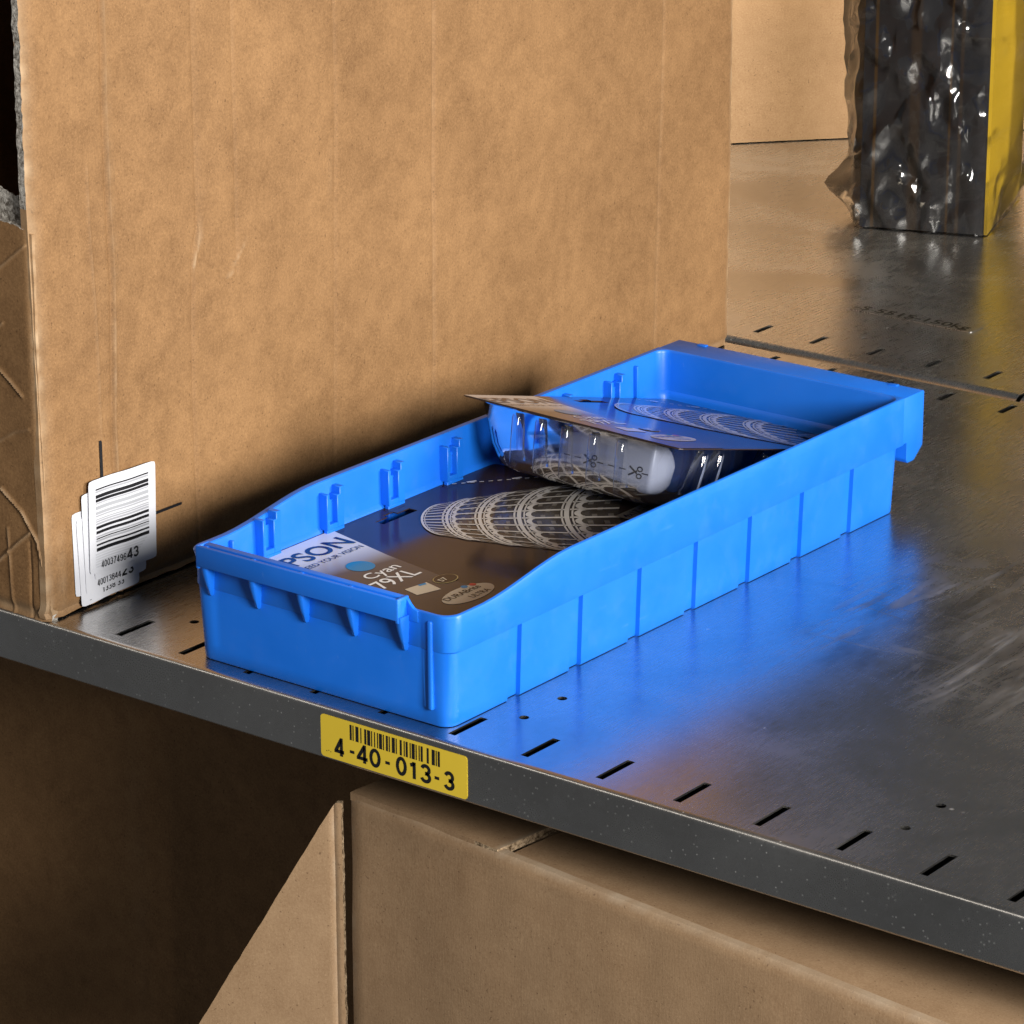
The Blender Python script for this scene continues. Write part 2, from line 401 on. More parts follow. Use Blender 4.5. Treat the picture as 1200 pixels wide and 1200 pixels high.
slot_shade_trough(shelf, XL, XR, .0045, .060); slot_shade_trough(shelf, XL, XR, .0635, .115); slot_shade_trough(shelf, XL, XR, .66+oy, .70+oy); slot_shade_trough(shelf, XL, XR, .7035+oy, .7300+oy)
# location label on the lip
lx0, lx1, lz0, lz1 = -.0815, .0245, -.0300, -.0042
P = rrect(lx0, lx1, lz0, lz1, .0022, 4)
lab = obj('location_label', prism_mesh('location_label', P, 1, -.0004, -.00005), M_YELLOW, shelf)
lab['label'] = 'yellow location label with black barcode and number'
W_ = lx1-lx0; H_ = lz1-lz0
fl = Flat((lx0, -.0004, lz0), (1, 0, 0), (0, 0, 1), .00012)
bw = [2, 1, 1, 2, 3, 2, 1, 3, 2, 1, 3, 1, 1, 2, 1, 2, 1, 1, 3, 1, 1, 2, 2, 1, 1, 2, 3, 1, 1, 3, 2, 2, 1, 1, 2, 2, 1, 1, 3, 1, 1, 2, 1, 1, 2, 4, 2, 3, 3, 1, 1, 1, 2]
tot = sum(bw); u = W_*.205; un_ = W_*.615/tot
for i, b in enumerate(bw):
    if i % 2 == 0: fl.rect(u, H_*.575, u+b*un_, H_*.935)
    u += b*un_
fl.build('barcode', M_BLACK, lab)
fl = Flat((lx0, -.0004, lz0), (1, 0, 0), (0, 0, 1), .00016)
for t, a, b in (('4', .10, .168), ('-', .205, .235), ('40', .255, .41), ('-', .45, .48), ('013', .525, .745), ('-', .785, .815), ('3', .85, .92)):
    if t == '-': fl.rect(W_*a, H_*.265, W_*b, H_*.335)
    else: fl.digits(t, W_*a, H_*.115, H_*.415, W_*(b-a)*1.13, .20)
fl.build('lettering', M_BLACK, lab)
fl = Flat((lx0, -.0004, lz0), (1, 0, 0), (0, 0, 1), .00012)
for k in range(3): fl.disc(W_*(.042+.014*k), H_*(.15+.02*(k % 2)), .0003, .0004, 8)
fl.build('smudge', plain('faint_stamp_ink', (.16, .12, .03, 1), .5), lab)

def back_shelf(x0, x1, label, emboss=False):
    s = empty('steel_shelf', (0, .738, 0)); tag(s, label, 'shelf')
    o = .738; ss = [(x, .7792-o, .0225) for x in (-.3099+k*PITCH_S for k in range(-22, 24)) if x0+.01 < x < x1-.01]
    hh = [(x, y-o, .0029) for x in (-.2345+.2505*k for k in range(-5, 5)) if x0+.02 < x < x1-.02 for y in (.8055, .8385)]
    r = .0115
    obj('deck', deck_mesh('deck', x0, x1, r, 1.75, ss, hh), M_STEEL_B, s)
    obj('rolled_edge', sweep_x('rolled_edge', arc(r, -r, r, 90, 250, 12), x0, x1), M_LIP, s, 60)
    slot_shade_trough(s, x0, x1, .0235, .055, .022); slot_shade_trough(s, x0, x1, .0585, .125, .022)
    bar = obj('edge_shadow_gap_strip', box_mesh('edge_shadow_gap_strip', (x0, -.002, -.04), (x1, .03, -.024)), M_LIP, s)
    if emboss:
        pl = obj('stamped_plate', prism_mesh('stamped_plate', rrect(-.291, -.176, .8655-o, .8860-o, .003, 3), 2, .0001, .0006, .0002), M_STEEL_B, s)
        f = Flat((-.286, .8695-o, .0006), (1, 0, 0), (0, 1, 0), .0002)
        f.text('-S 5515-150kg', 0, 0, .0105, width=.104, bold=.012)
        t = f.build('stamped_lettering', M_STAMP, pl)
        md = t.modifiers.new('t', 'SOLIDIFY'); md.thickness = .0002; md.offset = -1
    return s
back_shelf(-1.3, -.0655, 'galvanised steel shelf behind, stamped with a load rating, holding the bagged pack', True)
back_shelf(-.0620, .95, 'bare galvanised steel shelf behind, beside the stamped one')
# lower shelf
low = empty('steel_shelf', (0, -.0141, -.60)); tag(low, 'galvanised steel shelf below, under the lower cartons', 'shelf')
obj('deck', deck_mesh('deck', XL, XR, RB, 1.2, [], []), M_STEEL_B, low)
obj('front_lip', sweep_x('front_lip', prof, XL, XR), M_LIP, low, 50)

# ------------------------------------------------------------------ corrugated board panels
def seg_dist(p, a, b):
    ax, ay = a; bx, by = b; dx, dy = bx-ax, by-ay; L = dx*dx+dy*dy
    t = 0 if L == 0 else max(0, min(1, ((p[0]-ax)*dx+(p[1]-ay)*dy)/L))
    return math.hypot(p[0]-ax-t*dx, p[1]-ay-t*dy)
def panel(name, O, U, V, lu, lv, nu, nv, mats, parent, thick=.005, creases=(), bulge=.0, amp=.0008, top=None, jag=(0, 0, 0, 0), seed=0, torn=1, torn_at=None, ux=()):
    """corrugated board sheet: front grid displaced by dents and creases, back grid, ragged edge faces.
    creases: (polyline, half width, height, wear). jag: roughness of edges (u0,u1,v0,v1). top: fn(u)->v of upper edge"""
    O, U, V = Vector(O), Vector(U), Vector(V); N = U.cross(V).normalized()
    us = sorted({lu*i/nu for i in range(nu+1)} | set(ux)); vs = [i/nv for i in range(nv+1)]
    co = []; wear = []
    for j, tv in enumerate(vs):
        for i, u in enumerate(us):
            vtop = top(u) if top else lv
            v = tv*vtop
            uu = u; vv = v
            if i == 0: uu += jag[0]*(1 if torn_at is None else max(.1, min(1, (v-.250)/.014)))*(mnoise.noise(Vector((v*90, seed, 1)))+.6*mnoise.noise(Vector((v*330, seed, 2))))
            if i == len(us)-1: uu += jag[1]*(mnoise.noise(Vector((v*90, seed, 3)))+.6*mnoise.noise(Vector((v*330, seed, 4))))
            if j == 0: vv += jag[2]*(mnoise.noise(Vector((u*90, seed, 5)))+.6*mnoise.noise(Vector((u*330, seed, 6))))
            if j == nv: vv += jag[3]*(mnoise.noise(Vector((u*90, seed, 7)))+.6*mnoise.noise(Vector((u*330, seed, 8))))
            d = amp*2*mnoise.noise(Vector((u*9+seed, v*7, .3)))+amp*.6*mnoise.noise(Vector((u*30+seed, v*24, .7)))
            d += bulge*math.sin(math.pi*min(1, u/lu))*math.sin(math.pi*min(1, v/lv))
            w_ = 0
            for poly, hw, hgt, wr in creases:
                ds = min(seg_dist((u, v), a, b) for a, b in zip(poly, poly[1:]))
                if ds < hw*3:
                    g = math.exp(-(ds/hw)**2); d += 1.9*hgt*g; w_ = max(w_, wr*g*(.35+.65*abs(mnoise.noise(Vector((u*70, v*70, seed))))*2))
            co.append((uu, vv, d)); wear.append(min(1, w_))
    n = len(us); tot_ = n*(nv+1); VV = [O+U*a+V*b+N*c for a, b, c in co]+[O+U*a+V*b+N*(c-thick) for a, b, c in co]; F = []; MI = []
    for j in range(nv):
        for i in range(n-1):
            a = j*n+i; F.append((a, a+1, a+n+1, a+n)); MI.append(0)
            F.append((tot_+a, tot_+a+n, tot_+a+n+1, tot_+a+1)); MI.append(0)
    bord = [(i, i+1) for i in range(n-1)]+[(j*n+n-1, (j+1)*n+n-1) for j in range(nv)]+[(nv*n+i+1, nv*n+i) for i in range(n-1)]+[((j+1)*n, j*n) for j in range(nv)]
    for a, b in bord: F.append((b, a, tot_+a, tot_+b)); MI.append(torn if torn_at is None or torn_at(co[a][0], co[a][1]) else 0)
    me = mesh(name, VV, F, MI)
    at = me.attributes.new('wear', 'FLOAT', 'POINT'); at.data.foreach_set('value', wear+wear)
    return obj(name, me, mats, parent, 40)
KM = [M_KRAFT, M_TORN]; KE = [M_KRAFT, M_EDGE]

# ------------------------------------------------------------------ the tall open carton
CY, CX, CW, CD, CH = -.0125, -.2975, .40, .737, .62      # corner, width (x), depth (y), height
carton = empty('shipping_carton', (CX, CY, 0), (0, 0, .0105))
tag(carton, 'tall brown shipping carton with cut-down front and stacked white barcode stickers', 'box')
cr = [([(.062, 0), (.0600, .11), (.0645, .20), (.0640, .62)], .0016, -.0007, .0), ([(.0645, 0), (.0625, .11), (.0670, .20), (.0665, .62)], .0012, .0005, .25),
      ([(.135, 0), (.1345, .15), (.137, .20), (.1415, .215), (.142, .62)], .0014, -.0006, .05), ([(.141, .2), (.146, .235)], .0010, .0004, .5),
      ([(.1375, .19), (.1395, .2)], .0008, .0004, .7), ([(.166, .175), (.186, .20)], .0008, .0004, .55),
      ([(.176, .18), (.177, .62)], .0014, -.0004, .05), ([(.050, .10), (.0485, .27)], .0010, .0004, .12),
      ([(.372, .02), (.376, .62)], .0016, -.0006, .12), ([(.270, 0), (.272, .62)], .0016, -.0004, .05), ([(.262, .15), (.268, .25)], .001, .0003, .1),
      ([(.640, 0), (.642, .62)], .0016, -.0004, .1), ([(.0, 0), (.0, .62)], .004, -.0015, .75), ([(.737, 0), (.737, .62)], .003, -.001, .5),
      ([(.012, .0), (.010, .055)], .0014, .0006, .25), ([(.0, .003), (.737, .002)], .003, -.0012, .35)]
panel('side_panel', (0, 0, .0015), (0, 1, 0), (0, 0, 1), CD, CH, 130, 200, KM, carton, ux=[c_+.0008*k for c_ in (.0470, .0580, .1330, .1740, .2690, .3700, .6390) for k in range(13)]+[.0007*k for k in range(1, 8)], creases=cr, amp=.0011, jag=(.0016, .0009, .0009, 0), seed=2, bulge=.005, torn_at=lambda u, v: v > .256 or u > .7 or v < .002)
# front panel, cut down and torn along its top
def ftop(u): return .2478+.0030*mnoise.noise(Vector((u*40, 0, 0)))+.0015*mnoise.noise(Vector((u*160, 0, 0)))-.006*max(0, (u-(CW-.012))/.012)
fc = [([(CW-.035, .0795), (CW-.018, .068), (CW-.006, .052), (CW-.002, .03)], .0010, .0008, .8), ([(CW-.045, .028), (CW-.022, .048), (CW-.012, .056)], .0010, .0008, .7),
      ([(CW-.037, .160), (CW-.022, .150), (CW-.012, .142)], .0009, .0007, .7), ([(CW-.03, .215), (CW-.004, .235)], .0009, .0005, .5), ([(CW-.036, .176), (CW-.025, .185)], .0008, .0005, .5),
      ([(CW-.030, .0), (CW-.031, .055)], .0010, .0004, .35), ([(CW-.014, .0), (CW-.013, .05)], .0010, -.0005, .1), ([(CW, 0), (CW, .25)], .003, -.001, .7), ([(0, .006), (CW, .004)], .004, -.001, .6),
      ([(CW-.05, .10), (CW-.02, .118), (CW-.008, .122)], .0010, .0004, .3)]
panel('front_panel', (-CW-.0008, 0, -.001), (1, 0, 0), (0, 0, 1), CW, .25, 20, 260, KM, carton, ux=[CW-.0009*k for k in range(1, 62)], creases=fc, amp=.0014, top=ftop, jag=(0, .0002, .0016, .0012), seed=5, torn_at=lambda u, v: (v > .235 and u < CW-.004) or v < .004)
panel('torn_liner', (-CW, .0055, .20), (1, 0, 0), (0, 0, 1), CW-.007, .0625, 160, 12, [M_TORN, M_TORN], carton, thick=.001, amp=.0010, jag=(0, 0, 0, .0035), seed=9)
panel('side_panel', (-CW, CD, .0015), (0, -1, 0), (0, 0, 1), CD, CH, 20, 20, KE, carton, seed=11)
panel('back_panel', (-.006, CD, .0015), (-1, 0, 0), (0, 0, 1), CW-.012, CH, 20, 20, KE, carton, seed=12)
obj('top_flap', box_mesh('top_flap', (-CW, .004, CH+.001), (-.002, CD/2-.001, CH+.006)), M_KRAFT, carton)
obj('top_flap', box_mesh('top_flap', (-CW, CD/2+.001, CH+.001), (-.002, CD-.004, CH+.006)), M_KRAFT, carton)
obj('bottom_panel', box_mesh('bottom_panel', (-CW+.006, .006, .002), (-.006, CD-.006, .007)), M_KRAFT, carton)
# stickers on the side panel: local u = y, v = z
def sticker(y0, y1, z0, z1, rot, lift, rnd=.002):
    cy_, cz_ = (y0+y1)/2, (z0+z1)/2; e = empty('sticker_frame')
    bpy.data.objects.remove(e)
    P_ = rrect(-(y1-y0)/2, (y1-y0)/2, -(z1-z0)/2, (z1-z0)/2, rnd, 4)
    bm = bmesh.new(); ny, nz = 18, 22
    wv = lambda y: lift+.00035*math.sin(y*190+1.2)+.0002*math.sin(y*90)
    # gently cockled sheet
    V, F = [], []
    a, b = (y1-y0)/2, (z1-z0)/2
    for j in range(nz+1):
        for i in range(ny+1):
            yy, zz = -a+2*a*i/ny, -b+2*b*j/nz
            # clip the corners
            exy, exz = abs(yy)-(a-rnd), abs(zz)-(b-rnd)
            if exy > 0 and exz > 0:
                k = math.hypot(exy, exz)
                if k > rnd: yy -= math.copysign(exy*(1-rnd/k), yy); zz -= math.copysign(exz*(1-rnd/k), zz)
            V.append((wv(yy+cy_), yy, zz))
    for j in range(nz):
        for i in range(ny):
            q = j*(ny+1)+i; F.append((q, q+1, q+ny+2, q+ny+1))
    bm.free()
    o = obj('barcode_sticker', mesh('barcode_sticker', V, F), M_WHITE, carton, 60)
    o.location = (.0012, cy_, cz_); o.rotation_euler = (rot, 0, 0)
    return o, wv, cy_
class Curved(Flat):
    def __init__(s, wv, cy_, lift): Flat.__init__(s, (0, 0, 0), (0, 1, 0), (0, 0, 1), 0); s.wv, s.cy, s.l2 = wv, cy_, lift
    def p(s, u, v): return Vector((s.wv(u+s.cy)+s.l2, u, v))
    def rect(s, u0, v0, u1, v1):
        n = 14
        for k in range(n):
            a, b = u0+(u1-u0)*k/n, u0+(u1-u0)*(k+1)/n; s.poly([(a, v0), (b, v0), (b, v1), (a, v1)])
dy = -CY
s4, wv4, c4 = sticker(.0090+dy, .0680+dy, .0105, .0640, .01, .0005)
s3, wv3, c3 = sticker(.0125+dy, .0640+dy, .0035, .0600, .03, .0011)
s2, wv2, c2 = sticker(.0165+dy, .0705+dy, .0105, .0745, .015, .0017)
s1b, wvb, cb = sticker(.0245+dy, .0800+dy, .0170, .0700, -.005, .0023)
s1, wv1, c1 = sticker(.0205+dy, .0800+dy, .0215, .0805, -.03, .0029)
z1c = .051; a1 = (.0800-.0205)/2
f = Curved(wv1, c1, .0003); g = Curved(wv1, c1, .0002)
rb = random.Random(3); z = .0745-z1c; zend = .0365-z1c; yl, yr = -.0235, .0235
while z > zend:
    h = rb.choice([.0007, .0009, .0012, .0018, .0022]); 
    (f if rb.random() < .62 else g).rect(yl, z-h, yr, z)
    z -= h+rb.choice([.0005, .0005, .0008, .0013])
f.rect(yl, zend-.0006, yr, zend+.0002)
f.build('barcode', M_BLACK, s1); g.build('faded_barcode', M_GREYINK, s1)
g = Curved(wv1, c1, .0002)
for k in range(6): g.rect(-.0245, .0335-z1c-k*.0016, .0215-.002*k, .0326-z1c-k*.0016)
g.build('faded_print', M_LGREYINK, s1)
f = Curved(wv1, c1, .0004); f.digits('40037496', -.0195, .0235-z1c, .0044, .0220, .13); f.digits('43', .0030, .0235-z1c, .0064, .0112, .2)
f.build('lettering', M_BLACK, s1)
f = Curved(wv2, c2, .0003); zc = .0425
f.digits('40013844', -.0170, .0130-zc, .0044, .0215, .13); f.digits('23', .0050, .0130-zc, .0062, .0108, .2)
f.build('lettering', M_BLACK, s2)
f = Curved(wv3, c3, .0003); zc = .03175
f.text('1338 33', -.006, .0075-zc, .0040, width=.018, bold=.012); f.text('..', -.019, .0062-zc, .0030, bold=.004)
f.build('lettering', M_BLACK, s3)
fl = Flat((.0014, dy, 0), (0, 1, 0), (0, 0, 1), .0004)
fl.strip([(.0362, .079), (.0362, .1035)], .0024); fl.build('printed_mark', M_BLACK, carton)
fl = Flat((.0018, dy, 0), (0, 1, 0), (0, 0, 1), .0004)
fl.strip([(.079, .0445), (.106, .0445)], .0017); fl.build('printed_mark', M_BLACK, carton)

# ------------------------------------------------------------------ lower cartons
lc = empty('lower_carton', (-.0895, .0175, -.60), (0, 0, -.10))
lc.name = 'open_carton'
tag(lc, 'brown carton with a torn flap standing on the lower shelf under the yellow label', 'box')
LH = .532; LW = .50; LD = .34
K2 = [M_KRAFT2, M_EDGE]
panel('front_panel', (0, 0, 0), (1, 0, 0), (0, 0, 1), LW, LH, 90, 120, K2, lc, creases=[([(0, 0), (0, LH)], .002, -.0008, .5), ([(0, LH), (LW, LH)], .002, -.001, .5)], amp=.0012, seed=21, torn=0)
panel('side_panel', (LW, .001, 0), (0, 1, 0), (0, 0, 1), LD, LH, 20, 20, K2, lc, seed=22)
panel('side_panel', (.005, LD, 0), (0, -1, 0), (0, 0, 1), LD-.006, LH-.002, 20, 20, K2, lc, seed=23)
panel('top_flap', (.0, .002, LH+.0005), (1, 0, 0), (0, 1, 0), .118, LD-.004, 60, 60, K2, lc, amp=.0008, jag=(.0002, .0008, 0, 0), seed=24, torn_at=lambda u, v: u > .1, creases=[([(.118, 0), (.118, LD)], .002, .0, .9)])
panel('top_flap', (.121, .012, LH-.004), (1, 0, 0), (0, 1, 0), LW-.121, LD-.02, 30, 30, K2, lc, amp=.0008, seed=25)
# side flap swung out to the left with a slanting torn edge
U = Vector((math.cos(2.62), math.sin(2.62)*-1, 0))
panel('side_flap', (-.003, -.001, LH-.18), (-U.x*-1, U.y, 0), (0, 0, 1), .10, .18, 60, 60, K2, lc, thick=.004, top=lambda u: .176-1.75*max(0, u-.004), jag=(.0006, .0004, 0, .0009), seed=26, amp=.0007, creases=[([(.005, 0), (.005, .18)], .0012, .0008, .4)])

dc = empty('dark_carton', (-1.0, .22, -.60)); dc.name = 'shipping_carton'
tag(dc, 'large brown carton in deep shade behind, on the lower shelf', 'box')
DW = .795
for nm, O_, U_, ln in (('front_panel', (0, 0, 0), (1, 0, 0), DW), ('side_panel', (DW, .001, 0), (0, 1, 0), .3), ('side_panel', (.006, .3, 0), (0, -1, 0), .294), ('back_panel', (DW-.006, .3, 0), (-1, 0, 0), DW-.012)):
    panel(nm, O_, U_, (0, 0, 1), ln, .555, 60, 50, KE, dc, seed=31, amp=.0012, creases=[([(.547, 0), (.545, .56)], .003, .0012, .15)] if nm == 'front_panel' else ())
obj('top_flap', box_mesh('top_flap', (0, .0, .556), (DW, .30, .561)), M_KRAFT, dc)

# low carton added at the far back to give the steel a warm reflection
bc = empty('background_carton', (-1.05, .86, 0), (0, 0, .85)); bc.name = 'reflection_carton'
tag(bc, 'low long brown carton added behind the bagged pack for its warm reflection in the shelf', 'box')
for nm, O_, U_, ln in (('front_panel', (0, 0, .001), (1, 0, 0), 1.0), ('side_panel', (1.0, .001, .001), (0, 1, 0), .3), ('side_panel', (.006, .3, .001), (0, -1, 0), .294), ('back_panel', (.994, .3, .001), (-1, 0, 0), .988)):
    panel(nm, O_, U_, (0, 0, 1), ln, .34, 60, 20, K2, bc, seed=41, amp=.0012)
obj('top_flap', box_mesh('top_flap', (0, 0, .342), (1.0, .30, .347)), M_KRAFT2, bc)

# ------------------------------------------------------------------ the blue bin
binr = empty('storage_bin', (-.0945, 0, 0)); OX = .0945      # local x = world x + OX
tag(binr, 'long blue plastic shelf bin with ribbed side walls and open low front', 'storage bin')
GR = [.0668+.0584*k for k in range(7)]; GW = .0118; GD = .0026
def zr(y):
    t = max(0, min(1, (.114-y)/(.114-.026))); t = t*t*(3-2*t)
    return .0777-.0104*t
def side_y():
    ys = []
    for g_ in GR: ys += [(g_-GW, 0), (g_-GW+.0009, 1), (g_-.0004, 1), (g_, 0)]
    yy = [q[0] for q in ys]
    for k in range(46):
        y = .0105+(.467-.0105)*k/45
        if min(abs(y-a) for a in yy) > .0022:
            ys.append((y, 1 if any(g_-GW < y < g_ for g_ in GR) else 0))
    return sorted(ys)
SY = side_y()
FX = [(-.176, 0), (-.1745, 1)]+[(-.17+.15*k/12, 1) for k in range(13)]+[(-.0185, 1), (-.0170, 0)]
def ring(x0, x1, y0, y1, r, z, groove, frec=0, rr=None):
    rr = r if rr is None else rr
    P_ = []; zf = z if callable(z) else (lambda y: z)
    def add(x, y): P_.append((x+OX, y, zf(y)))
    for x, f_ in FX: add(x, y0+frec*f_)
    S = 6
    for k in range(S+1):
        a = math.radians(-90+90*k/S); add(x1-r+r*math.cos(a), y0+r+r*math.sin(a))
    for y, g_ in SY:
        if y0+r < y < y1-rr: add(x1-groove*g_, y)
        else: add(x1, min(max(y, y0+r), y1-rr))
    for k in range(S+1):
        a = math.radians(90*k/S); add(x1-rr+rr*math.cos(a), y1-rr+rr*math.sin(a))
    for k in range(1, 8): add(x1-rr+(x0-x1+2*rr)*k/8, y1)
    for k in range(S+1):
        a = math.radians(90+90*k/S); add(x0+rr+rr*math.cos(a), y1-rr+rr*math.sin(a))
    for y, g_ in reversed(SY):
        if y0+r < y < y1-rr: add(x0+groove*g_, y)
        else: add(x0, min(max(y, y0+r), y1-rr))
    for k in range(S+1):
        a = math.radians(180+90*k/S); add(x0+r+r*math.cos(a), y0+r+r*math.sin(a))
    return P_
bx = lambda t: (-.1885-.0020*t, -.0010+.0015*t)     # lower wall x limits, t = 0 floor .. 1 ledge
by_ = lambda t: (.0016-.0016*t, .4728+.0017*t)
def lower(t, inset, r, z, gr, fr=0):
    a, b = bx(t); c, d = by_(t); return ring(a+inset, b-inset, c+inset, d-inset, r, z, gr, fr)
UX0, UX1, UY0, UY1 = -.1920, .0022, -.0002, .4752
def upper(inset, r, z, gr=0, fr=0, flare=0): return ring(UX0+inset-flare, UX1-inset, UY0+inset, UY1-inset, r, z, gr, fr, .0008 if r == .010 else r)
FR = .0006
rings = [lower(0, .0014, .007, .0, GD), lower(0, .0004, .008, .0004, GD), lower(.05, .0, .009, .0016, GD), lower(.2, 0, .009, .0088, GD, 0), lower(.22, 0, .009, .0104, GD, FR),
         lower(1, 0, .009, .0447, GD, FR), upper(.0004, .010, .0452, 0, FR), upper(0, .010, .0460, 0, FR),
         upper(0, .010, lambda y: zr(y)-.0075, 0, FR), upper(0, .010, lambda y: zr(y)-.0012, 0, .0004, .0026), upper(.0005, .010, lambda y: zr(y)-.0003, 0, .0004, .0026), upper(.0012, .010, zr, 0, .0004, .0020),
         upper(.0021, .009, zr), upper(.0027, .008, lambda y: zr(y)-.0006), upper(.0030, .008, lambda y: zr(y)-.002),
         upper(.0034, .007, .0492), upper(.0046, .006, .0476), lower(1, .0042, .006, .0455, 0),
         lower(.1, .0036, .006, .006, 0), lower(0, .006, .004, .0032, 0)]
obj('tub', rings_mesh('tub', rings), M_BLUE, binr, 32)
# rear grip: overhanging flange with turned-down, chamfered cheeks
prof_r = [(.4738, .0461), (.4738, .0775), (.4975, .0775), (.4985, .0765), (.4985, .0400), (.4880, .0318), (.4800, .0318), (.4785, .0345), (.4785, .0461)]
obj('rear_grip', prism_mesh('rear_grip', prof_r, 0, UX0+OX-.0012, UX1+OX+.00005, .0003), M_BLUE, binr, 40)
for xx in (-.172, -.0195):
    obj('stacking_nub', box_mesh('stacking_nub', (xx+OX-.0035, .4935, .0770), (xx+OX+.0035, .4970, .0783), .0004), M_BLUE, binr, 40)
# label bar across the low front
bz0, bz1 = .0612, .0738; b0, b1 = -.1795+OX, -.0295+OX
bm = bmesh.new()
add_box(bm, (b0, -.0082, bz0), (b1, -.0056, bz1), .0005)
add_box(bm, (b0, -.0028, bz0-.001), (b1, .0020, bz1-.0002), .0005)
obj('label_bar', bm_mesh(bm, 'label_bar'), M_BLUE, binr, 40)
gx = [-.1755+.0364*k for k in range(5)]
for k, xx in enumerate(gx):
    c = xx+OX
    wd = .0019
    obj('slot_bridge', box_mesh('slot_bridge', (c-.0012, -.0052, bz0+.0005), (c+.0012, -.0022, bz1-.0008), .0003), M_BLUE, binr)
    bm = bmesh.new(); secs = [(bz0+.002, .0024, -.0074), (bz0-.004, .0023, -.0064), (bz0-.012, .0018, -.0042), (.0432, .0012, -.0022), (.0418, .0006, -.0010)]
    V = []; F = []
    for z_, hw, yy in secs:
        V += [(c-hw, .002, z_), (c-hw, yy+.0008, z_), (c-hw*.6, yy, z_), (c+hw*.6, yy, z_), (c+hw, yy+.0008, z_), (c+hw, .002, z_)]
    for s_ in range(len(secs)-1):
        for i in range(5): F.append((s_*6+i, s_*6+i+1, s_*6+i+7, s_*6+i+6))
    F += [tuple(range(5, -1, -1)), tuple(range((len(secs)-1)*6, len(secs)*6))]
    bm.free(); me = mesh('gusset', V, F)
    bm = bmesh.new(); bm.from_mesh(me); bmesh.ops.recalc_face_normals(bm, faces=bm.faces); bm.to_mesh(me); bm.free()
    obj('gusset', me, M_BLUE, binr, 50)
for xx in (b0-.0006, b1-.0016):
    obj('bar_end', box_mesh('bar_end', (xx, -.0080, bz0-.0015), (xx+.0022, .0021, bz1+.0002), .0006), M_BLUE, binr, 40)
obj('bar_shoulder', prism_mesh('bar_shoulder', [(b1-.001, .060), (b1-.001, .0730), (b1+.001, .0722), (b1+.0028, .0698), (b1+.0052, .0676), (b1+.0085, .0668), (b1+.0085, .060)], 1, -.0001, .0020, .0002), M_BLUE, binr, 50)
obj('bar_shoulder', prism_mesh('bar_shoulder', [(b0+.001, .060), (b0+.001, .0730), (b0-.001, .0722), (b0-.0028, .0698), (b0-.0050, .0676), (b0-.0052, .060)], 1, -.0001, .0020, .0002), M_BLUE, binr, 50)
for xx in (-.0122,):
    bm = bmesh.new(); add_box(bm, (xx+OX-.0017, -.0016, .0100), (xx+OX+.0017, .003, .0632), .0012, 3)
    obj('front_rib', bm_mesh(bm, 'front_rib'), M_BLUE, binr, 50)
# divider slots on both inner walls
def divider(sign):
    bm = bmesh.new(); s = sign
    def bxs(d0, d1, ya, yb, za, zb):
        xa, xb = sorted((s*d0, s*d1)); add_box(bm, (xa, ya, za), (xb, yb, zb), .0004, 1)
    bxs(-.001, .0022, -.0076, .0082, .048, .0655)
    bxs(-.001, .0064, -.0078, -.0052, .048, .0712)
    bxs(-.001, .0062, .0020, .0084, .048, .0690)
    bxs(-.001, .0062, .0044, .0086, .060, .0735)
    bxs(-.001, .0060, -.0060, .0030, .048, .0515)
    bxs(.0030, .0062, -.0078, .0084, .030, .0482)
    return bm_mesh(bm, 'divider_slot')
for sgn, wall in ((1, UX0+.0034+OX), (-1, UX1-.0034+OX)):
    me = divider(sgn); smooth(me, 40); me.materials.append(M_BLUE)
    for g_ in (GR if sgn == 1 else GR[1:]):
        o = bpy.data.objects.new('divider_slot', me); COL.objects.link(o); o.parent = binr; o.location = (wall, g_-GW/2+.0005, 0)
    for yy, za, zb in ((.0315, .050, .0640), (.4395, .0500, .0735), (.3245, .070, .0745)):
        a, b = sorted((wall-sgn*.001, wall+sgn*.0028))
        obj('wall_rib', box_mesh('wall_rib', (a, yy-.0012, za), (b, yy+.0012, zb), .0006), M_BLUE, binr, 40)

# ------------------------------------------------------------------ blister packs (local: u = across bin, v = along bin, w up; card on top)
CU, CV = .1675, .240
def card_mesh():
    V, F = [], []
    hol = [(.0122, .0190, .1050, .1380), (.0085, .0122, .1165, .1265)]
    ubr = [0, .004, .0085, .0122, .0190, .04, .08, .12, CU-.004, CU]; vbr = [0, .004, .04, .08, .1050, .1165, .1265, .1380, .17, .2, CV-.004, CV]
    nu, nv = len(ubr), len(vbr)
    cut = lambda u, v: any(a < u < b and c < v < d for a, b, c, d in hol)
    pt = lambda i, j: (min(max(ubr[i], .0), CU), vbr[j])
    for w in (0, -.0007):
        for j in range(nv):
            for i in range(nu):
                u_, v_ = ubr[i], vbr[j]
                if i in (0, nu-1) and j in (0, nv-1): u_ += .0012*(1 if i == 0 else -1); v_ += .0012*(1 if j == 0 else -1)
                V.append((u_, v_, w))
    N = nu*nv
    keep = {}
    for j in range(nv-1):
        for i in range(nu-1):
            if not cut((ubr[i]+ubr[i+1])/2, (vbr[j]+vbr[j+1])/2): keep[i, j] = 1
    for (i, j) in keep:
        a = j*nu+i; F.append((a, a+1, a+nu+1, a+nu)); F.append((N+a, N+a+nu, N+a+nu+1, N+a+1))
        for (di, dj, p, q) in ((-1, 0, a+nu, a), (1, 0, a+1, a+nu+1), (0, -1, a, a+1), (0, 1, a+nu+1, a+nu)):
            if (i+di, j+dj) not in keep: F.append((q, p, N+p, N+q))
    return mesh('card', V, F)
